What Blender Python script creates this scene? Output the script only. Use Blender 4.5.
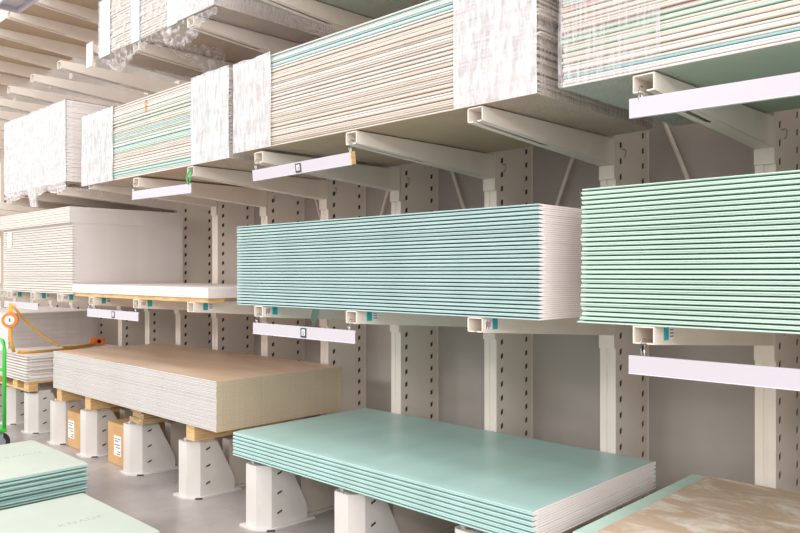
import bpy, bmesh, math, random
from mathutils import Vector, Matrix, noise
random.seed(7)
C = bpy.context.scene.collection
for o in list(bpy.data.objects): bpy.data.objects.remove(o)
H = 1.76                      # eye height: everything measured from the eye is lifted by this
PI = math.pi

# ------------------------------------------------------------------ camera, world, lamps, exposure
cd = bpy.data.cameras.new('camera'); cam = bpy.data.objects.new('camera', cd); C.objects.link(cam)
cam.location = (0, 0, H); cam.rotation_euler = (PI/2, 0, math.radians(43.993))
cd.sensor_width = 36; cd.lens = 736.84/800*36; cd.shift_y = (272.9-266.5)/800; cd.clip_start = .05
bpy.context.scene.camera = cam
W = bpy.data.worlds.new('store_light'); bpy.context.scene.world = W; W.use_nodes = True
bg = W.node_tree.nodes['Background']; bg.inputs[0].default_value = (1.0, .975, .96, 1); bg.inputs[1].default_value = 1.22
def area(x, y, z, sx, sy, power, col=(1, .985, .985), rot=(0, 0, 0)):
    l = bpy.data.lights.new('aisle_or_fill_lamp', 'AREA'); l.shape = 'RECTANGLE'; l.size = sx; l.size_y = sy
    l.energy = power; l.color = col
    o = bpy.data.objects.new('aisle_or_fill_lamp', l); C.objects.link(o); o.location = (x, y, z); o.rotation_euler = rot
for x in (-18, -14.5, -11, -7.5, -4, -.5, 3, 6.5, 10):
    k = .45 if x < -6 else (.5 if x < 1 else 1.2)
    for y, p in ((1.1, 52), (-1.2, 44), (-4.2, 32), (-7.2, 42), (-10.5, 52)):
        area(x, y, 6.2, 3.0, 1.0, p*k)
for x in (-12, -8.5, -5):                 # added fill lights, tilted to brighten the left rack interior
    area(x, -5.0, 4.2, 2.6, .8, 135, rot=(math.radians(66), 0, math.radians(34)))
for x, y in ((4.5, -3.5), (8.5, -2.5)):  # two more added fill lights, for the board ends facing right
    area(x, y, 4.2, 2.6, .8, 110, rot=(math.radians(62), 0, math.radians(52)))
vs = bpy.context.scene.view_settings
vs.view_transform = 'Standard'; vs.look = 'None'; vs.gamma = 1; vs.use_curve_mapping = False; vs.exposure = 0.07

# ------------------------------------------------------------------ materials
def lin(c):
    return tuple(((v/255)/12.92 if v/255 <= .04045 else ((v/255+.055)/1.055)**2.4) for v in c) + (1,)
def nodes(name):
    m = bpy.data.materials.new(name); m.use_nodes = True
    nt = m.node_tree; return m, nt, nt.nodes['Principled BSDF']
def mat(name, c, rough=.6, c2=None, scale=(1, 1, 1), nscale=4, lo=.4, hi=.65, bump=0, metal=0, spec=.5, detail=4, coat=0):
    m, nt, b = nodes(name)
    b.inputs['Roughness'].default_value = rough; b.inputs['Metallic'].default_value = metal
    b.inputs['Specular IOR Level'].default_value = spec
    b.inputs['Base Color'].default_value = lin(c)
    if c2 or bump:
        tc = nt.nodes.new('ShaderNodeTexCoord'); mp = nt.nodes.new('ShaderNodeMapping'); mp.inputs['Scale'].default_value = scale
        n = nt.nodes.new('ShaderNodeTexNoise'); n.inputs['Scale'].default_value = nscale; n.inputs['Detail'].default_value = detail
        nt.links.new(tc.outputs['Object'], mp.inputs[0]); nt.links.new(mp.outputs[0], n.inputs['Vector'])
        if c2:
            r = nt.nodes.new('ShaderNodeValToRGB'); r.color_ramp.elements[0].position = lo; r.color_ramp.elements[1].position = hi
            r.color_ramp.elements[0].color = lin(c); r.color_ramp.elements[1].color = lin(c2)
            nt.links.new(n.outputs['Fac'], r.inputs[0]); nt.links.new(r.outputs[0], b.inputs['Base Color'])
        if bump:
            bp = nt.nodes.new('ShaderNodeBump'); bp.inputs['Strength'].default_value = bump; bp.inputs['Distance'].default_value = .01
            nt.links.new(n.outputs['Fac'], bp.inputs['Height']); nt.links.new(bp.outputs[0], b.inputs['Normal'])
    return m
M = {}
M['teal'] = mat('turquoise_board_paper', (178, 203, 201), .5, (170, 196, 194), (1, 3, 1), 2.5)
M['mint'] = mat('mint_board_paper', (194, 217, 204), .55, (186, 210, 197), (.6, 3, 1), 2)
M['sea'] = mat('sea_green_board_paper', (174, 205, 199), .36, (166, 197, 190), (3, .5, 1), 1.2)
M['pale'] = mat('pale_green_board_paper', (190, 200, 189), .5, (197, 206, 194), (1, 1, 1), 2)
M['core'] = mat('gypsum_core', (247, 241, 239), .9, (243, 235, 232), (1, 30, 30), 3)
M['kraft'] = mat('brown_board_paper', (206, 176, 150), .45, (218, 194, 172), (.5, 2, 1), 2)
M['greyedge'] = mat('grey_board_edge', (198, 193, 190), .7, (193, 187, 183), (1, 6, 10), 1.5)
M['coretan'] = mat('tan_board_end', (206, 190, 164), .9, (190, 172, 146), (1, 20, 60), 4)  # tan, mottled tone on the cut ends
M['white'] = mat('white_board_paper', (226, 218, 214), .6, (220, 212, 207), (1, 1, 1), 3)
M['cream'] = mat('cream_board_edge', (216, 206, 195), .65, (207, 196, 184), (1, 2, 8), 3)
M['cream2'] = mat('ivory_board_edge', (214, 207, 198), .65)
M['cream3'] = mat('beige_board_edge', (204, 191, 178), .7, (212, 200, 188), (.8, 2, 8), 3)
M['cyan'] = mat('cyan_board_edge', (158, 200, 203), .6)
M['jade'] = mat('jade_board_edge', (184, 212, 196), .6)
M['rose'] = mat('rose_board_edge', (214, 166, 166), .6)
M['under'] = mat('board_back_paper', (190, 168, 142), .7, (182, 158, 132), (1, 1, 1), 2)
M['greenunder'] = mat('green_back_paper', (172, 182, 168), .7)
M['paint'] = mat('ivory_rack_paint', (236, 226, 215), .42, (230, 218, 206), (1, 1, .5), 2.2)
M['footpaint'] = mat('white_foot_paint', (218, 213, 208), .42, (212, 206, 200), (1, 1, 1), 4)
M['beam'] = mat('base_beam_paint', (214, 202, 190), .5)
M['panel'] = mat('rack_back_panel', (184, 175, 167), .6, (176, 167, 159), (1, 1, 2), 1.6)
M['wood'] = mat('pine_batten', (222, 186, 132), .65, (200, 158, 102), (2, 2, 14), 4)
M['oldwood'] = mat('weathered_batten', (186, 160, 122), .7, (150, 120, 84), (6, 2, 20), 4)
M['card'] = mat('cardboard', (206, 166, 116), .75, (198, 156, 106), (2, 2, 2), 3)
M['paper'] = mat('white_label', (240, 238, 236), .5)
M['ink'] = mat('grey_ink', (120, 122, 130), .6)
M['navy'] = mat('navy_print', (58, 60, 84), .5)
M['tealtape'] = mat('teal_sticker', (52, 168, 176), .4)
M['plum'] = mat('plum_print', (150, 88, 104), .5)
M['rail'] = mat('white_price_rail', (196, 191, 198), .35)
M['wire'] = mat('zinc_wire', (190, 190, 192), .3, metal=.9)
M['greenwire'] = mat('green_twine', (62, 176, 96), .5)
M['dark'] = mat('slot_shade', (58, 54, 50), .5)  # near-black colour for the shade inside slots
M['green'] = mat('green_trolley_paint', (58, 190, 66), .35)
M['rubber'] = mat('black_rubber', (38, 38, 40), .6)
M['hub'] = mat('grey_hub', (150, 156, 166), .4)
M['orange'] = mat('orange_plastic', (240, 130, 48), .4)
M['yellow'] = mat('yellow_webbing', (226, 172, 60), .7, (206, 146, 44), (4, 4, 30), 6)
M['leafgreen'] = mat('green_plastic_scrap', (46, 68, 54), .5)
M['print'] = mat('faded_board_print', (166, 180, 172), .6)
M['bluestrip'] = mat('pale_blue_edge_strip', (196, 222, 226), .5)
M['papertrim'] = mat('cut_paper_line', (220, 203, 197), .8)
M['whitetrim'] = mat('white_cut_line', (220, 211, 207), .8)
M['tantrim'] = mat('tan_cut_line', (178, 160, 132), .8)
M['tag'] = mat('lilac_mark', (70, 120, 126), .5)

def dusty():
    m, nt, b = nodes('dusty_kraft'); b.inputs['Roughness'].default_value = .65
    tc = nt.nodes.new('ShaderNodeTexCoord'); mp = nt.nodes.new('ShaderNodeMapping')
    mp.inputs['Scale'].default_value = (.7, 1.5, 1); mp.inputs['Rotation'].default_value = (0, 0, .6)
    n1 = nt.nodes.new('ShaderNodeTexNoise'); n1.inputs['Scale'].default_value = 3.6; n1.inputs['Detail'].default_value = 13; n1.inputs['Roughness'].default_value = .76; n1.inputs['Distortion'].default_value = .7
    r1 = nt.nodes.new('ShaderNodeValToRGB'); r1.color_ramp.elements[0].position = .47; r1.color_ramp.elements[1].position = .64
    nt.links.new(tc.outputs['Object'], mp.inputs[0]); nt.links.new(mp.outputs[0], n1.inputs['Vector']); nt.links.new(n1.outputs['Fac'], r1.inputs[0])
    mx = nt.nodes.new('ShaderNodeMix'); mx.data_type = 'RGBA'
    mx.inputs['A'].default_value = lin((192, 167, 144)); mx.inputs['B'].default_value = lin((232, 223, 213))
    nt.links.new(r1.outputs[0], mx.inputs['Factor']); nt.links.new(mx.outputs['Result'], b.inputs['Base Color'])
    return m
M['dusty'] = dusty()

def floor_mat():
    m, nt, b = nodes('polished_concrete'); b.inputs['Roughness'].default_value = .3
    tc = nt.nodes.new('ShaderNodeTexCoord')
    n = nt.nodes.new('ShaderNodeTexNoise'); n.inputs['Scale'].default_value = 1.3; n.inputs['Detail'].default_value = 8; n.inputs['Roughness'].default_value = .62
    r = nt.nodes.new('ShaderNodeValToRGB'); r.color_ramp.elements[0].position = .36; r.color_ramp.elements[1].position = .66
    r.color_ramp.elements[0].color = lin((150, 141, 138)); r.color_ramp.elements[1].color = lin((182, 174, 170))
    nt.links.new(tc.outputs['Object'], n.inputs['Vector']); nt.links.new(n.outputs['Fac'], r.inputs[0])
    v = nt.nodes.new('ShaderNodeTexVoronoi'); v.feature = 'DISTANCE_TO_EDGE'; v.inputs['Scale'].default_value = .55
    n2 = nt.nodes.new('ShaderNodeTexNoise'); n2.inputs['Scale'].default_value = 3; n2.inputs['Detail'].default_value = 5
    mixv = nt.nodes.new('ShaderNodeMix'); mixv.data_type = 'VECTOR'; mixv.inputs['Factor'].default_value = .12
    nt.links.new(tc.outputs['Object'], mixv.inputs['A']); nt.links.new(n2.outputs['Color'], mixv.inputs['B']); nt.links.new(mixv.outputs['Result'], v.inputs['Vector'])
    cr = nt.nodes.new('ShaderNodeValToRGB'); cr.color_ramp.elements[0].position = 0; cr.color_ramp.elements[1].position = .004
    cr.color_ramp.elements[0].color = (.62, .60, .58, 1); cr.color_ramp.elements[1].color = (1, 1, 1, 1)
    nt.links.new(v.outputs['Distance'], cr.inputs[0])
    mx = nt.nodes.new('ShaderNodeMix'); mx.data_type = 'RGBA'; mx.blend_type = 'MULTIPLY'; mx.inputs['Factor'].default_value = 1
    nt.links.new(r.outputs[0], mx.inputs['A']); nt.links.new(cr.outputs[0], mx.inputs['B']); nt.links.new(mx.outputs['Result'], b.inputs['Base Color'])
    n3 = nt.nodes.new('ShaderNodeTexNoise'); n3.inputs['Scale'].default_value = 2.2; n3.inputs['Detail'].default_value = 6
    rr = nt.nodes.new('ShaderNodeMapRange'); rr.inputs['To Min'].default_value = .16; rr.inputs['To Max'].default_value = .5
    nt.links.new(tc.outputs['Object'], n3.inputs['Vector']); nt.links.new(n3.outputs['Fac'], rr.inputs['Value']); nt.links.new(rr.outputs[0], b.inputs['Roughness'])
    return m
M['floor'] = floor_mat()

def film(name, lo, hi, dens=(.25, .9), sc=(14, 14, 2.5)):
    """stretch film: see-through, with whitish creases"""
    m, nt, b = nodes(name)
    b.inputs['Base Color'].default_value = lin((222, 219, 221)); b.inputs['Roughness'].default_value = .28
    b.inputs['Specular IOR Level'].default_value = .6
    tc = nt.nodes.new('ShaderNodeTexCoord'); mp = nt.nodes.new('ShaderNodeMapping'); mp.inputs['Scale'].default_value = sc
    n = nt.nodes.new('ShaderNodeTexNoise'); n.inputs['Scale'].default_value = 4; n.inputs['Detail'].default_value = 6; n.inputs['Roughness'].default_value = .6
    mp2 = nt.nodes.new('ShaderNodeMapping'); mp2.inputs['Scale'].default_value = (1.5, 1.5, 7)
    n2 = nt.nodes.new('ShaderNodeTexNoise'); n2.inputs['Scale'].default_value = 3; n2.inputs['Detail'].default_value = 3
    ad = nt.nodes.new('ShaderNodeMath'); ad.operation = 'MULTIPLY_ADD'; ad.inputs[1].default_value = .72
    rg = nt.nodes.new('ShaderNodeMapRange'); rg.inputs['From Min'].default_value = lo; rg.inputs['From Max'].default_value = hi
    rg.inputs['To Min'].default_value = dens[0]; rg.inputs['To Max'].default_value = dens[1]
    for a, c in ((mp, n), (mp2, n2)):
        nt.links.new(tc.outputs['Object'], a.inputs[0]); nt.links.new(a.outputs[0], c.inputs['Vector'])
    sc2 = nt.nodes.new('ShaderNodeMath'); sc2.operation = 'MULTIPLY'; sc2.inputs[1].default_value = .28
    nt.links.new(n2.outputs['Fac'], sc2.inputs[0]); nt.links.new(n.outputs['Fac'], ad.inputs[0]); nt.links.new(sc2.outputs[0], ad.inputs[2]); nt.links.new(ad.outputs[0], rg.inputs['Value'])
    tr = nt.nodes.new('ShaderNodeBsdfTransparent'); mx = nt.nodes.new('ShaderNodeMixShader')
    nt.links.new(rg.outputs[0], mx.inputs[0]); nt.links.new(tr.outputs[0], mx.inputs[1]); nt.links.new(b.outputs[0], mx.inputs[2])
    nt.links.new(mx.outputs[0], nt.nodes['Material Output'].inputs[0])
    bp = nt.nodes.new('ShaderNodeBump'); bp.inputs['Strength'].default_value = .35; bp.inputs['Distance'].default_value = .01
    nt.links.new(n.outputs['Fac'], bp.inputs['Height']); nt.links.new(bp.outputs[0], b.inputs['Normal'])
    return m
M['film'] = film('stretch_film_dense', .40, .62, (.50, .93), (9, 9, 2.2))
M['filmthin'] = film('stretch_film_thin', .44, .68, (.08, .6), (22, 22, 1.2))
M['filmloose'] = film('stretch_film_loose', .46, .68, (.10, .75), (5, 5, 5))

# ------------------------------------------------------------------ mesh helpers
class MB:
    def __init__(s): s.v = []; s.f = []; s.m = []; s.mats = []
    def mi(s, m):
        if m is None: return 0
        if m not in s.mats: s.mats.append(m)
        return s.mats.index(m)
    def poly(s, vs, fs, m=None):
        k = len(s.v); s.v += [tuple(p) for p in vs]; i = s.mi(m)
        for f in fs: s.f.append([k+q for q in f]); s.m.append(i)
        return s
    def box(s, x0, x1, y0, y1, z0, z1, m=None):
        return s.poly([(x0,y0,z0),(x1,y0,z0),(x1,y1,z0),(x0,y1,z0),(x0,y0,z1),(x1,y0,z1),(x1,y1,z1),(x0,y1,z1)],
               [(0,3,2,1),(4,5,6,7),(0,1,5,4),(1,2,6,5),(2,3,7,6),(3,0,4,7)], m)
    def prism(s, pts, axis, a, b, m=None):
        """closed outline (2-D, counter-clockwise) pushed along an axis from a to b"""
        def P(p, t): return {'x': (t, p[0], p[1]), 'y': (p[0], t, p[1]), 'z': (p[0], p[1], t)}[axis]
        n = len(pts); vs = [P(p, a) for p in pts] + [P(p, b) for p in pts]
        fs = [(i, (i+1) % n, n+(i+1) % n, n+i) for i in range(n)] + [tuple(range(n-1, -1, -1)), tuple(range(n, 2*n))]
        return s.poly(vs, fs, m)
    def tube(s, pts, r, m=None, seg=8, closed=False):
        pts = [Vector(p) for p in pts]; n = len(pts); vs = []; fs = []
        up = Vector((0, 0, 1))
        for i, p in enumerate(pts):
            t = (pts[(i+1) % n] - pts[i-1]) if closed else (pts[min(i+1, n-1)] - pts[max(i-1, 0)])
            t.normalize(); a = t.cross(up)
            if a.length < .05: a = t.cross(Vector((0, 1, 0)))
            a.normalize(); b = t.cross(a)
            for k in range(seg):
                w = 2*PI*k/seg; vs.append(p + a*r*math.cos(w) + b*r*math.sin(w))
        for i in range(n if closed else n-1):
            for k in range(seg):
                j = (i+1) % n; fs.append((i*seg+k, i*seg+(k+1) % seg, j*seg+(k+1) % seg, j*seg+k))
        if not closed: fs += [tuple(range(seg-1, -1, -1)), tuple(range((n-1)*seg, n*seg))]
        return s.poly(vs, fs, m)
    def mesh(s, name):
        me = bpy.data.meshes.new(name); me.from_pydata(s.v, [], s.f)
        for m in s.mats: me.materials.append(m)
        if len(s.mats) > 1: me.polygons.foreach_set('material_index', s.m)
        bm = bmesh.new(); bm.from_mesh(me); bmesh.ops.recalc_face_normals(bm, faces=bm.faces); bm.to_mesh(bm and me); bm.free()
        return me
    def build(s, name, m=None, parent=None, bevel=0, loc=None):
        if m and not s.mats: s.mats.append(m)
        return put(name, s.mesh(name), parent, bevel, loc)
def put(name, me, parent=None, bevel=0, loc=None):
    o = bpy.data.objects.new(name, me); C.objects.link(o)
    if parent: o.parent = parent
    if loc: o.location = loc
    if bevel:
        b = o.modifiers.new('edge', 'BEVEL'); b.width = bevel; b.segments = 2; b.limit_method = 'ANGLE'
    return o
def tag(o, label=None, cat=None, group=None, kind=None):
    if label: o['label'] = label
    if cat: o['category'] = cat
    if group: o['group'] = group
    if kind: o['kind'] = kind
    return o
def empty(name, loc=(0, 0, 0), rz=0):
    o = bpy.data.objects.new(name, None); C.objects.link(o); o.location = loc; o.rotation_euler.z = rz
    o.empty_display_size = .1; return o
def smooth(o):
    for p in o.data.polygons: p.use_smooth = True
    return o

# ------------------------------------------------------------------ the setting: floor
f = MB(); f.box(-28, 14, -14, 9, -.05, 0); tag(f.build('floor', M['floor']), kind='structure')

# ------------------------------------------------------------------ the cantilever rack
rack = empty('cantilever_rack', (-4, 4.25, 0))
tag(rack, 'ivory steel cantilever rack with slotted uprights carrying the boards along the whole wall', 'rack')
RO = Vector((-4, 4.25, 0))
UY = 4.25; UD = .43; UW = .107; TOP = 3.9
def upright_mesh():
    b = MB(); w = UW/2; t = .004
    ys = [0, .040, .066, .345, .371, UD]           # slots in the second and fourth strip
    zs = [0]; k = 0
    z = .14
    while z < TOP-.06:
        zs += [z, z+.036]; z += .1
    zs.append(TOP)
    for sx in (-1, 1):
        vs = [(sx*w, y, q + (.012 if 0 < i < len(zs)-1 and j in (2, 4) else 0)) for i, q in enumerate(zs) for j, y in enumerate(ys)]
        fs = []
        n = len(ys)
        for i in range(len(zs)-1):
            for j in range(n-1):
                if i % 2 == 1 and j in (1, 3) and i < len(zs)-2+1 and i != 0: continue
                fs.append((i*n+j, i*n+j+1, (i+1)*n+j+1, (i+1)*n+j))
        b.poly(vs, fs)
    # front flange with a shallow groove, back flange
    b.prism([(-w, 0), (-w, -.012), (-.010, -.012), (-.006, -.006), (.006, -.006), (.010, -.012), (w, -.012), (w, 0)], 'z', 0, TOP)
    b.box(-w-.006, w+.006, UD, UD+.012, 0, TOP)
    b.mats.append(M['paint']); b.m = [0]*len(b.f)
    b.box(-w+.003, w-.003, .003, UD-.003, .02, TOP-.02, M['dark'])  # added dark liner, paints the hollow behind the slots as shade
    return b
up_me = upright_mesh(); up_me = up_me.mesh('upright')
pl = MB(); pl.box(-.11, .11, -.06, UD+.05, 0, .014); pl.mats.append(M['paint']); plate_me = pl.mesh('floor_plate')

def arm_mesh(L=1.29, w=.098, h0=.075, h1=.165, t=.006):
    """hollow tapered arm, open at the nose, slit along its underside; top face at z=0, nose at y=0"""
    b = MB(); w2 = w/2
    b.poly([(-w2,0,0),(w2,0,0),(w2,L,0),(-w2,L,0),(-w2,0,-t),(w2,0,-t),(w2,L,-t),(-w2,L,-t)], [(0,1,2,3),(4,7,6,5),(0,4,5,1),(2,6,7,3)])
    for s in (-1, 1):
        xo, xi = s*w2, s*(w2-t)
        b.poly([(xo,0,0),(xo,L,0),(xo,L,-h1),(xo,0,-h0),(xi,0,0),(xi,L,0),(xi,L,-h1),(xi,0,-h0)],
               [(0,1,2,3),(4,7,6,5),(3,2,6,7),(0,3,7,4),(1,5,6,2)])
        xe = s*.014          # bottom lips leave a slit between them
        q = [(0, -h0), (.45, -h0-(h1-h0)*.45/L), (L, -h1)]
        lx = [xe, xe, xe if False else s*.0005]
        ys = [(0, xe), (.62, xe), (.64, s*.0004), (L, s*.0004)]
        vs = []
        for y, xx in ys:
            zb = -h0-(h1-h0)*y/L
            vs += [(xo, y, zb), (xx, y, zb), (xo, y, zb+t), (xx, y, zb+t)]
        fs = []
        for i in range(3):
            a = i*4; c = a+4
            fs += [(a, a+1, c+1, c), (a+2, c+2, c+3, a+3), (a+1, a+3, c+3, c+1)]
        fs += [(0, 2, 3, 1)]
        b.poly(vs, fs)
    b.box(-w2-.004, w2+.004, L-.004, L+.010, -.25, .04)          # connector plate on the upright
    b.mats.append(M['paint']); return b.mesh('arm')
arm_me = arm_mesh()
pin = MB(); pin.tube([(0, 0, 0), (.02, 0, 0), (.03, -.006, -.012), (.03, -.012, -.04), (.018, -.008, -.055)], .005, seg=6); pin.mats.append(M['wire']); pin_me = pin.mesh('lock_pin')

def foot_mesh():
    """front stop: folded plate open at the top with slanted cheeks"""
    b = MB(); h = .438; w = .10
    pts = [(-w, .10), (-w, .02), (-w+.02, 0), (.04, 0), (w, .085), (w, .115), (w-.01, .115), (w-.01, .09), (.036, .010), (-w+.024, .010), (-w+.010, .024), (-w+.010, .10)]
    b.prism(pts, 'z', .012, h)
    for s in (-1, 1):
        x0, x1 = (w-.012, w-.002) if s > 0 else (-w+.002, -w+.012)
        b.prism([(.09, .012), (.40, .012), (.40, .10), (.235, h-.01), (.09, h-.01)], 'x', x0, x1)
    b.box(-.085, .03, .055, .20, h-.030, h-.012); b.box(.035, .088, .085, .22, h-.02, h+.028); b.box(-.088, -.058, .05, .20, h-.03, h+.010); b.box(-.03, .01, .10, .20, h-.03, h+.012)
    b.prism([(-w-.03, -.02), (.03, -.03), (w+.03, .06), (w+.035, .44), (-w-.03, .44)], 'z', 0, .012)
    b.mats.append(M['footpaint']); return b.mesh('front_foot')
foot_me = foot_mesh()
sl = MB()
for z in (.10, .235, .37):
    sl.poly([(0, .135, z-.006), (0, .172, z+.006), (0, .172, z+.018), (0, .135, z+.006), (.0025, .135, z-.006), (.0025, .172, z+.006), (.0025, .172, z+.018), (.0025, .135, z+.006)],
            [(0, 1, 2, 3), (4, 7, 6, 5), (0, 4, 5, 1), (1, 5, 6, 2), (2, 6, 7, 3), (3, 7, 4, 0)])
a0, a1 = Vector((.047, .0085, 0)), Vector((.082, .058, 0)); nn = Vector((.817, -.577, 0))*.0025
q = [a0+Vector((0,0,.0125)), a1+Vector((0,0,.0125)), a1*.93+a0*.07+Vector((0,0,.024)), a0*.93+a1*.07+Vector((0,0,.024))]
sl.poly([p-nn*3 for p in q]+[p+nn for p in q], [(0,1,2,3),(4,7,6,5),(0,4,5,1),(1,5,6,2),(2,6,7,3),(3,7,4,0)])
sl.mats.append(M['dark']); slot_me = sl.mesh('slot')  # dark pieces painted as the shade in slots and base notch
bb = MB(); bb.box(-.05, .05, .38, 1.30, .012, .40); bb.box(-.075, .075, .38, 1.30, 0, .02); bb.mats.append(M['beam']); beam_me = bb.mesh('base_beam')

cols = [.41, -.51, -1.462, -2.357, -3.284, -4.22, -5.106, -5.99, -6.88, -7.625, -8.346, -9.06, -9.80, -10.54, -11.28, -12.02, -12.76, -13.5, -14.24]   # left edge of each arm
feet = {-1.462: -1.52, -2.357: -2.49, -3.284: -3.451, -4.22: -4.397, -5.106: -5.323, -5.99: -6.275, -6.88: -7.183, -7.625: -7.928, -8.346: -8.668}
uprights = {-1.462: -1.40, -2.357: -2.33, -3.284: -3.247, -4.22: -4.19, -5.106: -5.077, -5.99: -5.98, -6.88: -6.86}
L3z = {-4.22: .822, -5.106: .813, -5.99: .804, -6.88: .80}
def part(name, me, x, y, z, parent=rack):
    o = bpy.data.objects.new(name, me); C.objects.link(o); o.parent = parent
    off = RO if parent is rack else Vector((0, 0, 0))
    o.location = Vector((x, y, z)) - off; return o
st1 = MB(); st1.box(0, .002, .06, .10, -.062, -.008); st1.mats.append(M['tealtape']); st1 = st1.mesh('teal_sticker')
st2 = MB(); st2.box(0, .002, 0, .045, -.062, -.01, M['paper'])
for q in range(4): st2.box(.002, .0026, .004+q*.010, .010+q*.010, -.058+.01*(q % 2), -.022+.006*(q % 2), M['plum'])
st2 = st2.mesh('printed_sticker')
st3 = MB(); st3.box(0, .002, .104, .15, -.062, -.01, M['paper'])
for q in range(3): st3.box(.002, .0026, .112, .142, -.05+q*.014, -.044+q*.014, M['ink'])
st3 = st3.mesh('white_sticker')
es = MB(); es.box(-.075, .06, -.012, .0, -.205, .02); es.mats.append(M['footpaint']); es_me = es.mesh('end_stop')
for i, cx in enumerate(cols):
    xa = cx + .049
    xu = uprights.get(cx, cx) + UW/2
    part('upright', up_me, xu, UY, 0); part('floor_plate', plate_me, xu, UY, 0)
    levels = [-.224+H, L3z.get(cx, .836)+H]
    if cx < -6.5: levels = [(-.210 if cx < -7 else -.224)+H, .86+H, 2.12+H]
    else: levels.append(1.955+H)
    if cx < -6.5: levels.append(2.97+H)
    for lv, z in enumerate(levels):
        if z > TOP and cx > -6.5: continue
        a = part('arm', arm_me, xa, 2.935, z); a.rotation_euler.z = -math.atan2(xu-xa, 1.29)
        if lv <= 1 and -7 < cx < 0:
            part('lock_pin', pin_me, UW/2+.004, UY-2.935+.06, -.06, a)
        if lv == 0 and cx < 0:
            part('teal_sticker', st1, .049, 0.02, 0, a)
            if i % 2 == 1: part('printed_sticker', st2, .049, .02, 0, a)
            else: part('white_sticker', st3, .049, .02, 0, a)
        if lv == 2 and cx in (-6.88,): part('end_stop', es_me, 0, .0, 0, a)
    fy = 2.938 if cx > -4.5 else 2.975
    xf = feet.get(cx, cx-.1-.018*i)*fy/2.975 + .10 if cx < -1 else cx
    ft = part('front_foot', foot_me, xf, fy, 0)
    s = part('slot', slot_me, .099, 0, 0, ft); s['kind'] = 'stuff'
    part('base_beam', beam_me, xf, fy, 0)
# tall uprights for the left block reach higher; braces and back panels between the columns
xs = [uprights.get(c, c) for c in cols]
for i in range(len(xs)-1):
    b = MB(); x1, x0 = xs[i]-.01, xs[i+1]+UW+.01
    b.box(xs[i+1]+UW/2+.002 - (1.0 if i == len(xs)-2 else 0), xs[i]+UW/2-.002, UY+UD+.014, UY+UD+.026, .02, 4.6 if i < 8 else 5.2)
    p = b.build('back_panel', M['panel'], rack); p.location = -RO
    for lo, hi in ((1.95, 3.05), (.55, 1.45)):
        if lo < 1 : continue
        q = MB(); zr = lambda z: z-H-.75
        xa, xb = [xs[i+1] + ((.45+.4*zr(z)) if i % 2 == 1 else (.33-.4*zr(z))) for z in (lo, hi)]
        q.tube([(xa, UY+UD-.035, lo), (xb, UY+UD-.035, hi)], .014, seg=6)
        o = q.build('brace', M['paint'], rack); o.location = -RO

# ------------------------------------------------------------------ plasterboards
_bm = {}
def board_mesh(L, D, t, mt, mcore, mside=None, flip=False, taper=.0026):
    """board lying flat: x along its length, tapered long edges on one face, cut short ends showing the core"""
    key = (L, D, t, mt.name, mcore.name, mside.name if mside else '', flip, taper)
    if key in _bm: return _bm[key]
    e = .05; g = t*.22
    pr = [(g*.7, 0), (D-g*.7, 0), (D, g), (D, t-taper-g*1.2), (D-g, t-taper), (D-e, t), (e, t), (g, t-taper), (0, t-taper-g*1.2), (0, g)]
    if flip: pr = [(y, t-z) for y, z in reversed(pr)]
    b = MB(); n = len(pr)
    vs = [(-L, y, z) for y, z in pr] + [(0, y, z) for y, z in pr]
    for i in range(n):
        y0, z0 = pr[i]; y1, z1 = pr[(i+1) % n]
        flat = abs(z1-z0) < 1e-6 and abs(y1-y0) > .2
        b.poly([vs[i], vs[(i+1) % n], vs[n+(i+1) % n], vs[n+i]], [(0, 1, 2, 3)], mt if (flat or not mside) else mside)
    b.poly(vs[:n], [tuple(range(n-1, -1, -1))], mcore); b.poly(vs[n:], [tuple(range(n))], mcore)
    q = M['tantrim'] if mcore.name == 'tan_board_end' else M['papertrim']
    if mcore.name == 'white_board_paper': q = M['whitetrim']
    for x in (.0004, -L-.0004):                     # cut paper faces show as a line along top and bottom of the end
        for za, zb in ((.0001, .0013), (t-.0014, t-.0001)):
            b.poly([(x, e, za), (x, D-e, za), (x, D-e, zb), (x, e, zb)], [(0, 1, 2, 3)], q)
    _bm[key] = b.mesh('board'); return _bm[key]

ONES = 'first second third fourth fifth sixth seventh eighth ninth tenth eleventh twelfth thirteenth fourteenth fifteenth sixteenth seventeenth eighteenth nineteenth'.split()
TENS = {20: ('twentieth', 'twenty'), 30: ('thirtieth', 'thirty'), 40: ('fortieth', 'forty')}
def ordinal(k):
    if k < 20: return ONES[k-1]
    a, b = TENS[k//10*10]; return a if k % 10 == 0 else b + '-' + ONES[k % 10-1]
def stack(name, x1, yf, z0, n, L, D, pitch, mt, mcore, mside=None, label=None, top=None, bottom=None, group=None,
          jx=.003, jy=.002, rz=0, origin=None, pairs=True, top_mat=None, taper=.0026, parent=None, cat='plasterboard', xo=None):
    out = []
    t = pitch - .00025
    for i in range(n):
        fl = pairs and i % 2 == 1          # face to face: tapers of each two boards meet in a dark gap
        m_ = top_mat if (top_mat and i == n-1) else mt
        me = board_mesh(L, D, t, m_, mcore, mside, fl, taper)
        o = bpy.data.objects.new(name, me); C.objects.link(o)
        dx = random.uniform(-jx, jx) + (xo(i) if xo else 0); dy = random.uniform(-jy, jy)
        o.location = Vector((x1, yf, z0+i*pitch)) + Matrix.Rotation(rz, 3, 'Z') @ Vector((dx, dy, 0)); o.rotation_euler.z = rz
        if parent: o.parent = parent
        else:
            k = n-i
            lb = (ordinal(k) + ' from the top: ' if k <= (n+1)//2 else ordinal(i+1) + ' from the bottom: ') + label if n > 2 else label
            if i == n-1 and top: lb = top
            if i == 0 and bottom: lb = bottom
            tag(o, lb, cat, group)
        out.append(o)
    return out

Lz2 = -.224+H
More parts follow.
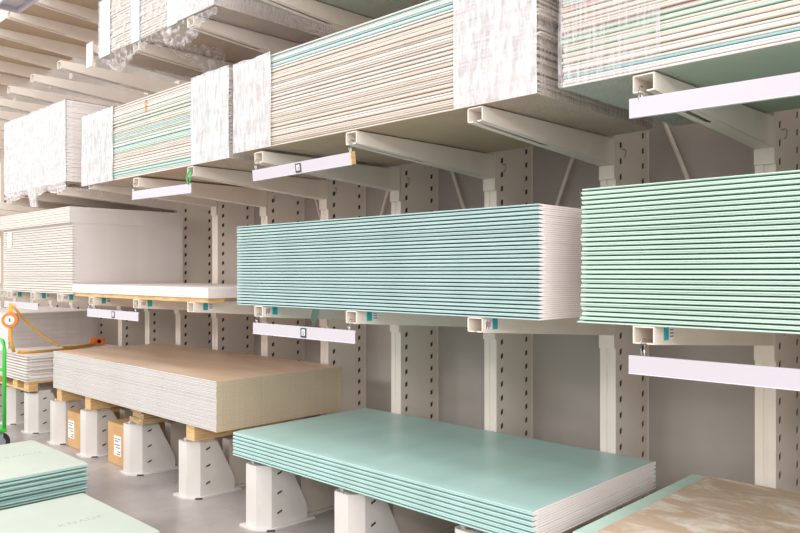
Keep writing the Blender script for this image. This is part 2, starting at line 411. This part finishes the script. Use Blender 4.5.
# middle turquoise stack on the second level
stack('plasterboard', -1.930, 2.935, Lz2+.001, 54, 2.5, 1.22, .5485/54, M['teal'], M['core'],
      label='turquoise plasterboard of the tall middle-shelf stack',
      top='topmost turquoise plasterboard of the tall stack in the middle of the middle shelf',
      bottom='lowest turquoise plasterboard of the middle-shelf stack, lying on the arms above the price rail',
      group='turquoise boards stacked on the middle shelf', taper=.0036, jx=.0018)
# right mint stack on the second level
def flare(i): return -.02*max(0, 3-i)/3
stack('mint_plasterboard', .794, 2.935, Lz2+.001, 58, 2.5, 1.22, .598/58, M['mint'], M['core'],
      label='mint green plasterboard of the tall right stack',
      top='topmost mint green plasterboard of the tall stack at the right, under the wrapped pack',
      bottom='lowest mint green plasterboard of the right stack, its corner jutting out to the left',
      group='mint green boards stacked on the middle shelf', taper=.0036, jx=.004, xo=flare)
# low sea-green stack on the feet
stack('sea_green_plasterboard', -1.953, 2.917, -1.284+H, 13, 2.5, 1.30, .165/13, M['sea'], M['core'],
      label='sea green plasterboard of the low stack on white feet',
      top='topmost sea green plasterboard of the low stack, its broad face showing',
      bottom='lowest sea green plasterboard of the low stack, lying right on the white feet',
      group='sea green boards on the rack feet', taper=.0036, jx=.0025)
# tan stack
stack('grey_edged_plasterboard', -4.695, 2.935, -1.165+H, 30, 3.03, 1.22, .372/30, M['greyedge'], M['coretan'], M['greyedge'],
      label='grey edged plasterboard of the brown-topped low stack',
      top='topmost brown faced plasterboard of the low grey-edged stack on wooden blocks',
      bottom='lowest grey edged plasterboard of the brown-topped stack, lying on wooden blocks',
      group='grey edged boards on wooden blocks', taper=.0004, top_mat=M['kraft'], jx=.002)
# white tall stack at the left, second level: the uppermost boards stand proud
stack('cream_plasterboard', -7.30, 2.955, -.208+H, 54, 1.95, 1.19, .70/54, M['white'], M['white'], M['cream2'],
      label='cream plasterboard below the jutting layer, tall white stack',
      group='cream edged boards below the jutting top boards', taper=.0022, jx=.002)
tp = stack('cream_plasterboard', -7.295, 2.925, -.208+H+.7005, 12, 1.97, 1.22, .157/12, M['white'], M['white'], M['cream2'],
      label='cream plasterboard of the jutting layer, tall white stack',
      top='topmost cream plasterboard of the tall white stack at the left of the middle shelf',
      group='jutting cream boards on the white stack', taper=.0010, jx=.001)
n = MB(); n.box(-.30, -.16, -.004, -.002, -.20, -.035); o = n.build('paper_slip', M['paper']); o.location = (-8.80, 2.953, -.208+H+.70)
tag(o, 'narrow white paper slip hanging on the front of the tall white left stack', 'paper slip')

# thin white slab on wood
stack('white_plasterboard', -4.80, 2.93, -.189+H, 6, 2.44, 1.22, .079/6, M['white'], M['white'],
      label='white plasterboard of the thin stack left of turquoise',
      top='topmost white plasterboard of the thin stack left of the tall turquoise stack',
      group='white boards in the thin stack', taper=.0002, jx=.001, jy=.001)
wood_i = 0
for x0, x1, y0, y1, mt, lb in ((-7.23, -4.83, 2.95, 3.09, 'wood', 'long pine plank under the front edge of the thin white boards'),
                       (-7.20, -4.85, 3.42, 3.55, 'oldwood', 'weathered plank under the middle of the thin white boards'),
                       (-7.20, -4.85, 3.98, 4.11, 'oldwood', 'weathered plank under the back edge of the thin white boards')):
    b = MB(); b.box(x0, x1, y0, y1, Lz2+.0005, -.1895+H)
    tag(b.build('plank', M[mt], bevel=.002), lb, 'plank', 'planks under the thin white boards')

# board on the lower right: mint boards with brown dusty ones on top
stack('green_plasterboard', .78, 2.89, -1.150+H-.0125*6, 6, 2.5, 1.31, .0125, M['mint'], M['core'],
      label='green plasterboard under the dusty brown boards',
      top='topmost green plasterboard whose edge peeks out left of the dusty brown boards', group='green boards under the dusty ones', taper=.003)
stack('brown_plasterboard', .85, 2.87, -1.1497+H, 2, 2.46, 1.26, .012, M['kraft'], M['coretan'],
      label='lower brown plasterboard under the dusty one at the lower right',
      top='brown plasterboard smeared with white plaster dust at the lower right', taper=.0015, top_mat=M['dusty'])

# ------------------------------------------------------------------ stretch-wrapped packs on the upper levels
def wrap_mesh(x0, x1, y0, y1, z0, z1, ends=(False, True), amp=.006, seed=0, m1=None, m2=None, step=.045):
    """film lapped round a pack: front, top, bottom, back and optionally the ends, crinkled"""
    b = MB(); nx = max(2, int((x1-x0)/step)); per = []
    nz = max(3, int((z1-z0)/step)); ny = max(3, int((y1-y0)/.12))
    for i in range(nz+1): per.append((y0, z0+(z1-z0)*i/nz))
    for i in range(1, ny+1): per.append((y0+(y1-y0)*i/ny, z1))
    for i in range(1, nz+1): per.append((y1, z1-(z1-z0)*i/nz))
    for i in range(1, ny): per.append((y1-(y1-y0)*i/ny, z0))
    n = len(per); vs = []
    def crk(p, nv):
        q = noise.noise(Vector((p[0]*9+seed, p[1]*9, p[2]*5))) + .6*noise.noise(Vector((p[0]*30, p[1]*30+seed, p[2]*7)))
        return tuple(Vector(p) + nv*(amp*(.9+q)))
    cy, cz = (y0+y1)/2, (z0+z1)/2
    for i in range(nx+1):
        x = x0+(x1-x0)*i/nx
        for y, z in per:
            nv = Vector((0, -1 if y == y0 else (1 if y == y1 else 0), 1 if z == z1 else (-.25 if z == z0 else 0)))
            vs.append(crk((x, y, z), nv))
    for lowk, mm in ((False, m1), (True, m2)):
        b.poly(vs, [(i*n+k, i*n+(k+1) % n, (i+1)*n+(k+1) % n, (i+1)*n+k) for i in range(nx) for k in range(n) if (k >= nz*2+ny) == lowk], mm)
    for s, on in zip((0, 1), ends):
        if not on: continue
        xe = x0 if s == 0 else x1; nv = Vector((-1 if s == 0 else 1, 0, 0))
        gy = max(3, int((y1-y0)/.06)); vs = [crk((xe, y0+(y1-y0)*j/gy, z0+(z1-z0)*k/nz), nv) for j in range(gy+1) for k in range(nz+1)]
        b.poly(vs, [(j*(nz+1)+k, (j+1)*(nz+1)+k, (j+1)*(nz+1)+k+1, j*(nz+1)+k+1) for j in range(gy) for k in range(nz)], m2)
    return b
def pack(name, label, x1, L, yf, D, z0, n, pitch, pick, core, jx, jy, films, under=None, group=None, taper=.0016):
    root = empty(name, (x1-L/2, yf+D/2, z0)); tag(root, label, 'board pack', group)
    off = Vector((x1, yf, z0)) - root.location
    t = pitch-.0003
    for i in range(n):
        mt = M[pick(i, n)]
        face = under if (under and i == 0) else M['under'] if i == 0 else mt
        me = board_mesh(L, D, t, face, core, mt, (i+(i//7)) % 2 == 1, taper)
        o = bpy.data.objects.new('board', me); C.objects.link(o); o.parent = root
        o.location = off + Vector((random.uniform(-jx, jx), random.uniform(-jy, jy)*(0 if i == 0 else 1), i*pitch))
    for k, (a, b_, m_, ends, lab) in enumerate(films):
        w = wrap_mesh(off.x+a, off.x+b_, off.y-jy-.004, off.y+D+jy+.004, off.z-.001, off.z+n*pitch+.006, ends, seed=x1*3+k*17+z0, m1=M[m_], m2=M['filmthin'])
        o = smooth(w.build('film_wrap', None, root)); o['label'] = lab
    return root
rnd = random.Random(3)
def pick_b(i, n):
    if i in (n-2, n-5, n-7): return 'cyan'
    return rnd.choice(['cream', 'cream', 'cream2', 'cream2', 'cream3', 'white'])
z3 = .836+H
pk_b = pack('wrapped_board_pack', 'cream plasterboard pack with milky film round both ends, above the tall turquoise stack', -1.945, 2.50, 2.935, 1.21, z3+.007, 50, .612/50,
     pick_b, M['cream3'], .022, .006, [(-2.51, -2.065, 'film', (True, False), 'milky stretch film'), (-.49, .014, 'film', (False, True), 'milky stretch film')], taper=.0024)
rc = random.Random(11)
def pick_c(i, n):
    if i in (3, 12, 15): return {3: 'cyan', 12: 'jade', 15: 'jade'}[i]
    if i in (18, 27, 35): return 'rose'
    return rc.choice(['cream', 'cream', 'cream2', 'cream2', 'white', 'white', 'cream3', 'jade'] if i > 14 else ['cream', 'cream2', 'cream3', 'white'])
pack('wrapped_board_pack', 'pack of mixed cream, green and pink edged boards under thin film, at the upper right', .70, 2.50, 2.93, 1.21, z3+.007, 46, .60/46,
     pick_c, M['cream3'], .008, .005, [(-2.51, -2.03, 'filmthin', (True, False), 'thin cross-streaked stretch film')], under=M['greenunder'], taper=.0024)
ra = random.Random(5)
def pick_a(i, n):
    if i in (2, 5, 18, 20, 24, 25, 30, 36, 41): return 'jade'
    if i in (3, 21, 28): return 'cyan'
    return ra.choice(['cream2', 'cream2', 'white', 'cream'])
za = .813+H
pk_a = pack('wrapped_board_pack', 'white and green edged board pack filmed at both ends, left of the cream pack', -4.515, 2.48, 2.935, 1.21, za+.007, 50, .645/50,
     pick_a, M['cream'], .010, .006, [(-2.49, -1.83, 'film', (True, False), 'white stretch film'), (-.51, .008, 'film', (False, True), 'white stretch film')], taper=.0024)
o = MB(); o.box(0, .012, -.011, -.008, -.05, .05); o = o.build('orange_mark', M['orange'], pk_a); o.location = Vector((-5.76, 2.935, za+.57)) - pk_a.location
rd = random.Random(9)
pk_d = pack('wrapped_board_pack', 'pale board pack in white film with bare right end, above the tall white stack', -7.40, 1.75, 2.945, 1.20, .905+H, 62, .80/62,
     lambda i, n: 'white', M['core'], .004, .003, [(-1.76, -.012, 'film', (True, False), 'white stretch film with hanging tatters')], taper=.002)
# film tatters hanging below that pack
def tatter(pts_top, drop, seed, parent, mname='filmloose', nx=18, nz=7):
    b = MB(); vs = []
    for i in range(nx+1):
        t = i/nx; k = t*(len(pts_top)-1); a = int(min(k, len(pts_top)-2)); p = Vector(pts_top[a]).lerp(Vector(pts_top[a+1]), k-a)
        d = drop(t)
        for j in range(nz+1):
            s = j/nz
            vs.append(p + Vector((.03*noise.noise(Vector((i*.7, j*.5, seed))), .05*s*noise.noise(Vector((i*.5+seed, j*.6, 2))) + .02*s, -d*s)))
    b.poly(vs, [(i*(nz+1)+j, (i+1)*(nz+1)+j, (i+1)*(nz+1)+j+1, i*(nz+1)+j+1) for i in range(nx) for j in range(nz)])
    o = smooth(b.build('film_tatter', M[mname], parent)); o.location = -parent.location; return o
zd = .905+H
tatter([(-9.15, 2.93, zd), (-7.42, 2.93, zd)], lambda t: .05+.05*abs(math.sin(t*9))+(.10 if .44 < t < .56 else 0), 3, pk_d, 'film', 36)
tatter([(-7.45, 2.95, zd), (-7.40, 3.9, zd)], lambda t: .06+.07*abs(math.sin(t*5)), 8, pk_d)
for x0 in (-8.9, -8.3, -7.75):
    b = MB(); b.box(x0, x0+.1, 2.96, 4.1, .861+H, .9045+H); tag(b.build('batten', M['wood'], bevel=.002), {-8.9: 'pale batten under the left end of the film-wrapped far-left pack', -8.3: 'pale batten under the middle of the film-wrapped far-left pack', -7.75: 'pale batten under the right end of the film-wrapped far-left pack'}[x0], 'batten', 'battens under the far-left pack')
# fourth level
z4 = 1.955+H
pk_e = pack('wrapped_board_pack', 'pale board pack with light blue upright strips behind loose clear film, near the ceiling', -4.72, 1.92, 2.935, 1.20, z4+.007, 40, .5/40,
     lambda i, n: 'cream2', M['cream'], .004, .003, [(-1.93, .012, 'filmloose', (True, True), 'clear loose stretch film'), (-.52, .02, 'film', (False, True), 'milky stretch film')], taper=.002)
for dx, w in ((-1.90, .21), (-1.285, .145), (-.67, .155)):
    b = MB(); b.box(dx, dx+w, -.012, -.008, -.005, .505); o = b.build('edge_strip', M['bluestrip'], pk_e); o.location = Vector((-4.72, 2.935, z4)) - pk_e.location; o['label'] = 'pale blue upright strip'
tatter([(-6.62, 2.93, z4), (-6.1, 2.93, z4), (-5.3, 2.93, z4), (-4.72, 2.95, z4)], lambda t: .05+.14*abs(math.sin(t*6.5))**2, 21, pk_e, 'filmloose', 40)
tatter([(-5.75, 2.95, z4), (-5.6, 3.3, z4), (-5.55, 3.55, z4)], lambda t: .04+.30*t, 14, pk_e, 'filmloose', 24)
pack('board_pack', 'green backed board pack overhead at the top edge, right of the loose-film pack', -1.9, 2.55, 2.98, 1.20, z4+.007, 30, .0125,
     lambda i, n: 'white', M['core'], .004, .003, [], under=M['greenunder'])

z5 = 2.97+H
for x1, lb in ((-6.6, 'white board pack on the topmost arms, above the upper left corner tray'), (-9.2, 'white board pack on the topmost arms, farther off than the corner tray'), (-11.8, 'farthest white board pack on the topmost arms')):
    pack('overhead_board_pack', lb, x1, 2.5, 2.99, 1.2, z5+.001, 12, .02, lambda i, n: 'white', M['core'], .004, .003, [])
# ------------------------------------------------------------------ wooden blocks on the feet
for k, (xl, mt, lb) in enumerate(((-5.323, 'wood', 'pine block on the white foot under the right end of the brown-topped stack'),
                 (-6.275, 'oldwood', 'split weathered block on the foot beside the nearer cardboard box'),
                 (-7.183, 'wood', 'pine block on the foot between the two cardboard boxes'),
                 (-7.928, 'wood', 'pine block on the foot under the left end of the brown-topped stack'))):
    xl = xl+.12 if xl > -7.7 else -7.74
    b = MB(); z0 = .4668; z1 = -1.1655+H
    if mt == 'oldwood':
        b.box(xl+.0, xl+.24, 2.98, 3.9, z0, z0+.045); b.box(xl+.02, xl+.22, 3.0, 3.9, z0+.0455, z0+.09); b.box(xl+.01, xl+.20, 2.99, 3.9, z0+.0905, z1)
    else: b.box(xl+.03, xl+.15, 2.965, 3.98, z0, z1)
    tag(b.build('wooden_block', M[mt], bevel=.004), lb, 'wooden block', 'wooden blocks under the brown-topped stack')

# ------------------------------------------------------------------ price rails hung from the arm noses
def price_rail(label, x0, x1, y, z, h, hooks, tilt=0, emblem=None, wire='wire', endcap=False, zl=0):
    """x0..x1 along the shelf, z = top of rail, hooks = (x, top z)"""
    root = empty('price_rail', ((x0+x1)/2, y, z)); tag(root, label, 'price rail', 'white price rails hung from the arms')
    L = x1-x0; w = L/2
    b = MB()
    prof = [(0, 0), (0, -h), (-.004, -h-.004), (.010, -h-.006), (.010, -h-.002), (.004, -h), (.004, 0), (.014, .002), (.014, .006), (0, .006)]
    b.prism([(y_, z_) for y_, z_ in prof], 'x', -w, w); o = b.build('rail', M['rail'], root); o.rotation_euler = (tilt, math.atan2(zl, L)*-1, 0)
    if emblem is not None:
        ex = emblem*L-w
        e = MB(); e.box(ex-.028, ex+.028, -.003, -.0005, -h+.003, -.003, M['navy'])
        e.box(ex-.016, ex+.016, -.0038, -.003, -h+.016, -.012, M['paper'])
        e.prism([(ex-.010, -h*.5), (ex-.005, -h*.7), (ex+.006, -h*.7), (ex+.011, -h*.5), (ex+.004, -h*.3), (ex-.006, -h*.3)], 'y', -.0046, -.0038, M['navy'])
        e.box(ex-.003, ex+.004, -.0054, -.0046, -h*.64, -h*.36, M['paper'])
        c = e.build('emblem_card', None, o)
    if endcap:
        e = MB(); e.box(w-.002, w+.004, -.004, .03, -h, .01); e.build('end_cap', M['wood'], o)
    for hx, hz in hooks:
        k = MB(); x = hx-root.location.x; t = hz-z
        k.tube([(x, .03, t+.02), (x-.002, .012, t+.022), (x-.004, 0, t+.006), (x-.003, -.002, t*.5), (x, .004, .004), (x+.006, .010, -.004), (x+.012, .004, .004), (x+.012, -.001, t*.5), (x+.012, .004, t-.002)], .0032, seg=6)
        smooth(k.build('hook', M[wire], root))
    return root
price_rail('white price rail with dark emblem and wooden end, under the milky-filmed cream pack', -4.225, -3.222, 2.922, .700+H, .064, [(-4.19, .750+H), (-3.235, .765+H)], .10, .50, endcap=True, zl=.012)
price_rail('white price rail hung by green twine under the white and green film-wrapped pack', -5.984, -5.025, 2.922, .680+H, .062, [(-5.97, .74+H)], 0, None, zl=-.014)
price_rail('white price rail in the upper right, hung under the mixed-edge pack', -1.471, .45, 2.922, .716+H, .072, [(-1.425, .765+H), (.42, .765+H)], .03, None, zl=-.03)
price_rail('white price rail with a dark emblem card, hung under the tall turquoise stack', -4.216, -3.188, 2.922, -.345+H, .066, [(-4.18, -.30+H), (-3.245, -.298+H)], 0, .535)
price_rail('white price rail at the right edge, hung under the mint green stack', -1.473, .45, 2.922, -.355+H, .068, [(-1.415, -.298+H), (.42, -.30+H)], 0, None)
price_rail('white price rail with a small emblem card, hung under the thin white boards', -6.883, -5.876, 2.922, -.337+H, .064, [(-6.86, -.284+H), (-5.93, -.282+H)], 0, .54)
price_rail('small white price rail hung under the tall white left stack', -9.119, -8.10, 2.922, -.325+H, .060, [(-9.03, -.286+H), (-8.3, -.286+H)], 0, None)
t = empty('sign_tray', (-7.95, 2.72, 2.78+H)); tag(t, 'shallow white tray hanging below the topmost arms in the upper left corner', 'tray')
b = MB(); b.box(-.48, .48, -.13, .13, .05, .056); b.box(-.48, .48, -.13, -.105, 0, .05); b.box(-.48, .48, .105, .13, 0, .05); b.box(-.48, -.45, -.105, .105, 0, .05); b.box(.45, .48, -.105, .105, 0, .05); b.build('tray', M['rail'], t)
for x in (-.40, .34):
    b = MB(); b.tube([(x, .1, .05), (x, .215, .16), (x, .225, .19)], .006, seg=6); b.build('hook', M['wire'], t)
k = MB(); k.tube([(-5.05, 2.935, .79+H), (-5.062, 2.915, .755+H), (-5.058, 2.905, .70+H), (-5.038, 2.905, .672+H), (-5.03, 2.915, .70+H), (-5.045, 2.93, .745+H), (-5.046, 2.94, .785+H)], .006, seg=6)
tag(smooth(k.build('green_twine', M['greenwire'])), 'loop of green twine tying a white price rail to the arm nose', 'twine')
k = MB(); k.poly([(-3.585, 2.928, -.226+H), (-3.52, 2.928, -.226+H), (-3.525, 2.915, -.30+H), (-3.555, 2.912, -.335+H), (-3.595, 2.918, -.29+H),
                  (-3.585, 2.93, -.226+H), (-3.52, 2.93, -.226+H), (-3.525, 2.917, -.30+H), (-3.555, 2.914, -.335+H), (-3.595, 2.92, -.29+H)],
                 [(0, 1, 2, 4), (4, 2, 3), (5, 9, 7, 6), (9, 8, 7), (0, 5, 6, 1), (1, 6, 7, 2), (2, 7, 8, 3), (3, 8, 9, 4), (4, 9, 5, 0)])
tag(k.build('plastic_scrap', M['leafgreen']), 'torn dark green scrap dangling below the tall turquoise stack', 'scrap')

# ------------------------------------------------------------------ cardboard boxes between the feet
def carton(x0, x1, y0, y1, h, label, lx):
    root = empty('cardboard_box', ((x0+x1)/2, (y0+y1)/2, 0)); tag(root, label, 'box', 'cardboard boxes between the rack feet')
    a, d = (x1-x0)/2, (y1-y0)/2
    b = MB(); b.box(-a, a, -d, d, .001, h-.004); b.build('carton', M['card'], root, bevel=.005)
    for s in (-1, 1):
        q = MB(); q.box(-a+.002, a-.002, min(s*.002, s*(d-.002)), max(s*.002, s*(d-.002)), h-.004, h); q.build('flap', M['card'], root)
    l = MB(); l.box(lx-.07, lx+.07, -d-.002, -d-.0002, .09, .27, M['paper'])
    for i, (u0, u1, v) in enumerate(((-.055, -.01, .245), (.005, .055, .245), (-.055, .02, .222), (-.055, .045, .19), (-.03, .05, .165), (.01, .06, .13), (-.01, .055, .108))):
        l.box(lx+u0, lx+u1, -d-.003, -d-.002, v-.006, v+.004, M['ink'])
    l.build('label_sheet', None, root)
carton(-6.73, -6.31, 3.05, 3.5, .38, 'nearer cardboard box with a white label sheet, between the rack feet', -.01)
carton(-7.66, -7.22, 3.05, 3.5, .36, 'farther cardboard box with a white label sheet, half behind a foot', -.12)

# ------------------------------------------------------------------ far-left pallet of boards
pallet = empty('wooden_pallet', (-9.4, 3.5, .46)); tag(pallet, 'low pine pallet on the rack feet under the white boards at the left edge', 'pallet')
pz = .4665; px0, px1 = -10.4, -8.45
def pbox(name, x0, x1, y0, y1, z0, z1):
    b = MB(); b.box(x0, x1, y0, y1, z0, z1); o = b.build(name, M['wood'], pallet, bevel=.003); o.location = -pallet.location
for y in (2.95, 3.5, 4.05): pbox('runner', px0, px1, y, y+.10, pz, pz+.022)
for y in (2.95, 3.5, 4.05):
    for x in (px0, px0+.9, px1-.48, px1-.14): pbox('block', x, x+.14, y, y+.10, pz+.0225, pz+.085)
for x in (px0+.1, px0+.55, px0+1.0, px1-.45, px1-.12): pbox('deck_board', x, x+.12, 2.95, 4.15, pz+.0855, pz+.107)
stack('paired_plasterboard', -8.46, 2.935, pz+.1075, 18, 2.5, 1.22, .0156, M['white'], M['core'],
      label='white plasterboard on the pallet behind the green trolley',
      top='topmost white plasterboard on the pallet at the left edge, under the yellow strap', group='white boards on the far-left pallet', taper=.009, jx=.02)
stack('back_plasterboard', -9.48, 3.08, pz+.1075+18*.0156+.0002, 32, 1.6, 1.08, .0131, M['white'], M['greyedge'],
      label='white plasterboard of the stack behind the yellow strap',
      top='topmost white plasterboard of the stack behind the hanging yellow strap', group='white boards behind the yellow strap', taper=.0015, jx=.006)

# ------------------------------------------------------------------ yellow strap with orange reel and buckle
strap = empty('ratchet_strap', (-8.80, 2.9, 1.2)); tag(strap, 'yellow strap with an orange disc and orange buckle, hanging onto the far-left boards', 'strap')
def ribbon(pts, w, name, mt):
    b = MB(); pts = [Vector(p) for p in pts]; vs = []; t = .002
    for i, p in enumerate(pts):
        d = (pts[min(i+1, len(pts)-1)]-pts[max(i-1, 0)]).normalized(); sd = d.cross(Vector((0, 1, 0)))
        if sd.length < .05: sd = Vector((1, 0, 0))
        sd.normalize(); sd = sd*.85 + Vector((0, .5, 0)); nn = d.cross(sd).normalized()
        vs += [p-sd*w/2-nn*t, p+sd*w/2-nn*t, p+sd*w/2+nn*t, p-sd*w/2+nn*t]
    fs = []
    for i in range(len(pts)-1):
        a = i*4; c = a+4
        for k in range(4): fs.append((a+k, a+(k+1) % 4, c+(k+1) % 4, c+k))
    fs += [(0, 3, 2, 1), tuple(len(vs)-4+k for k in range(4))]
    b.poly(vs, fs); o = b.build(name, M[mt], strap); o.location = -strap.location; return smooth(o)
ztop = pz+.1075+18*.0156
ribbon([(-8.80, 2.885, -.34+H), (-8.80, 2.885, -.45+H), (-8.80, 2.885, -.62+H), (-8.82, 2.89, -.75+H), (-8.80, 2.92, ztop+.022)], .045, 'webbing', 'yellow')
def arc(p, q, sag, n=14):
    p, q = Vector(p), Vector(q); return [p.lerp(q, i/n) + Vector((0, 0, -sag*4*(i/n)*(1-i/n))) for i in range(n+1)]
ribbon(arc((-8.76, 2.89, -.36+H), (-8.66, 3.40, ztop+.05), .06) + arc((-8.67, 3.44, ztop+.045), (-9.05, 3.95, ztop+.04), .012)[1:], .035, 'webbing', 'yellow')
ribbon([(-8.80, 2.96, ztop+.020), (-8.74, 3.1, ztop+.012), (-8.75, 3.4, ztop+.012), (-9.05, 3.93, ztop+.02)], .04, 'webbing', 'yellow')
d = MB(); d.prism([(.085*math.cos(2*PI*k/28), .085*math.sin(2*PI*k/28)) for k in range(28)], 'y', -.02, .02); o = d.build('reel', M['orange'], strap, bevel=.008); o.location = Vector((-8.74, 2.86, -.52+H))-strap.location; o.rotation_euler.z = math.radians(58)
d = MB(); d.prism([(.05*math.cos(2*PI*k/24), .05*math.sin(2*PI*k/24)) for k in range(24)], 'y', -.026, -.02, M['paper']); d.box(-.008, .010, -.029, -.026, -.018, .022, M['ink'])
o2 = d.build('reel_disc', None, o)
d = MB(); d.box(-.06, .06, -.10, .10, 0, .02); d.box(-.06, -.045, -.09, .09, .02, .12); d.box(.045, .06, -.09, .09, .02, .12); d.tube([(-.06, 0, .07), (.06, 0, .07)], .035, seg=12); d.tube([(-.06, .08, .1), (.06, .08, .1)], .015, seg=10)
o = d.build('buckle', M['orange'], strap, bevel=.003); o.location = Vector((-9.12, 4.0, ztop+.001))-strap.location; o.scale = (.8, .8, .75)

# ------------------------------------------------------------------ green trolley at the left edge
tr = empty('platform_trolley', (-8.3, 2.5, 0)); tag(tr, 'green tube trolley with dark castors cut off by the left picture edge', 'trolley')
X0 = -7.80
def tp_(pts, r, name, mt, seg=10):
    b = MB(); b.tube(pts, r, seg=seg); o = smooth(b.build(name, M[mt], tr)); o.location = -tr.location; return o
tp_([(X0, 2.5, .24), (X0, 2.5, 1.02), (X0-.02, 2.5, 1.07), (X0-.06, 2.5, 1.095), (X0-.12, 2.5, 1.10), (X0-.75, 2.5, 1.10), (X0-.82, 2.5, 1.09), (X0-.86, 2.5, 1.06), (X0-.87, 2.5, 1.0), (X0-.87, 2.5, .24)], .018, 'handle_frame', 'green')
tp_([(X0-.87, 2.5, .80), (X0, 2.5, .80)], .014, 'crossbar', 'green')
b = MB(); b.box(X0-.90, X0+.02, 1.75, 2.52, .20, .24); o = b.build('platform', M['green'], tr, bevel=.01); o.location = -tr.location
for x in (X0-.80, X0-.03):
    for y in (1.85, 2.46):
        b = MB(); b.prism([(.10*math.cos(2*PI*k/24), .10*math.sin(2*PI*k/24)) for k in range(24)], 'x', -.02, .02); o = b.build('wheel', M['rubber'], tr, bevel=.006); o.location = Vector((x, y, .102))-tr.location
        b = MB(); b.prism([(.055*math.cos(2*PI*k/20), .055*math.sin(2*PI*k/20)) for k in range(20)], 'x', -.024, .024); b.build('hub', M['hub'], o)
        b = MB(); b.box(-.032, -.026, -.03, .03, 0, .1); b.box(.026, .032, -.03, .03, 0, .1); b.box(-.032, .032, -.04, .04, .09, .098); b.build('fork', M['hub'], o)

# ------------------------------------------------------------------ floor stacks in the aisle, lower left (long side runs away from the rack)
def text(body, size, loc, mt, parent, name='printed_word'):
    cu = bpy.data.curves.new(name, 'FONT'); cu.body = body; cu.size = size; cu.align_x = 'CENTER'; cu.align_y = 'CENTER'; cu.extrude = .0001
    cu.space_character = 1.15
    t = bpy.data.objects.new('tmp', cu); C.objects.link(t); bpy.context.view_layer.update()
    me = bpy.data.meshes.new_from_object(t.evaluated_get(bpy.context.evaluated_depsgraph_get())); bpy.data.objects.remove(t); bpy.data.curves.remove(cu)
    me.materials.clear(); me.materials.append(M[mt]); me.name = name
    return put(name, me, parent, 0, loc)
# rz=-90deg: board length (local -x) runs +y ... local y runs along +x
def aisle(name, xr, yb, ztop_, n, pitch, mt, **k):
    # right-hand edge at x=xr, far edge at y=yb; local x axis -> +y, local y axis -> -x
    return stack(name, xr, yb, ztop_-n*pitch, n, 2.5, 1.15, pitch, mt, M['core'], rz=PI/2, **k)
s1 = aisle('aisle_plasterboard', -5.61, 2.385, -1.45+H, 15, .0158, M['sea'], top_mat=M['pale'], jx=.004, jy=.022, taper=.005,
      label='sea green plasterboard of the higher aisle stack',
      top='topmost pale green plasterboard of the higher aisle stack at the lower left', group='boards in the higher aisle stack')
s2 = aisle('aisle_plasterboard', -4.25, 2.25, -1.60+H, 5, .0125, M['mint'], top_mat=M['pale'], jx=.004, jy=.004, taper=.003,
      label='green plasterboard of the lower aisle stack',
      top='pale green plasterboard with faint grey lettering, topmost of the lower aisle stack', group='boards in the lower aisle stack')
for nm, xs_, y0, y1, zt, lb in (('batten', (-5.75, -6.2, -6.65), 0, 2.33, -1.45+H-15*.0158, 'higher'), ('batten', (-4.40, -4.83, -5.27), 0, 2.2, -1.60+H-5*.0125, 'lower')):
    for q, x in enumerate(xs_):
        b = MB(); b.box(x-.04, x+.04, y0, y1, .0005, zt-.0005)
        tag(b.build('batten', M['wood'], bevel=.002), '%s batten under the %s aisle stack at the lower left' % (('first', 'second', 'third')[q] + ' from the rack end', lb), 'batten', 'battens under the aisle stacks')

text('KNAUF', .08, (-.265, .535, .0127), 'print', s2[-1])
text('KNAUF', .08, (-.245, .62, .0159), 'print', s1[-1])
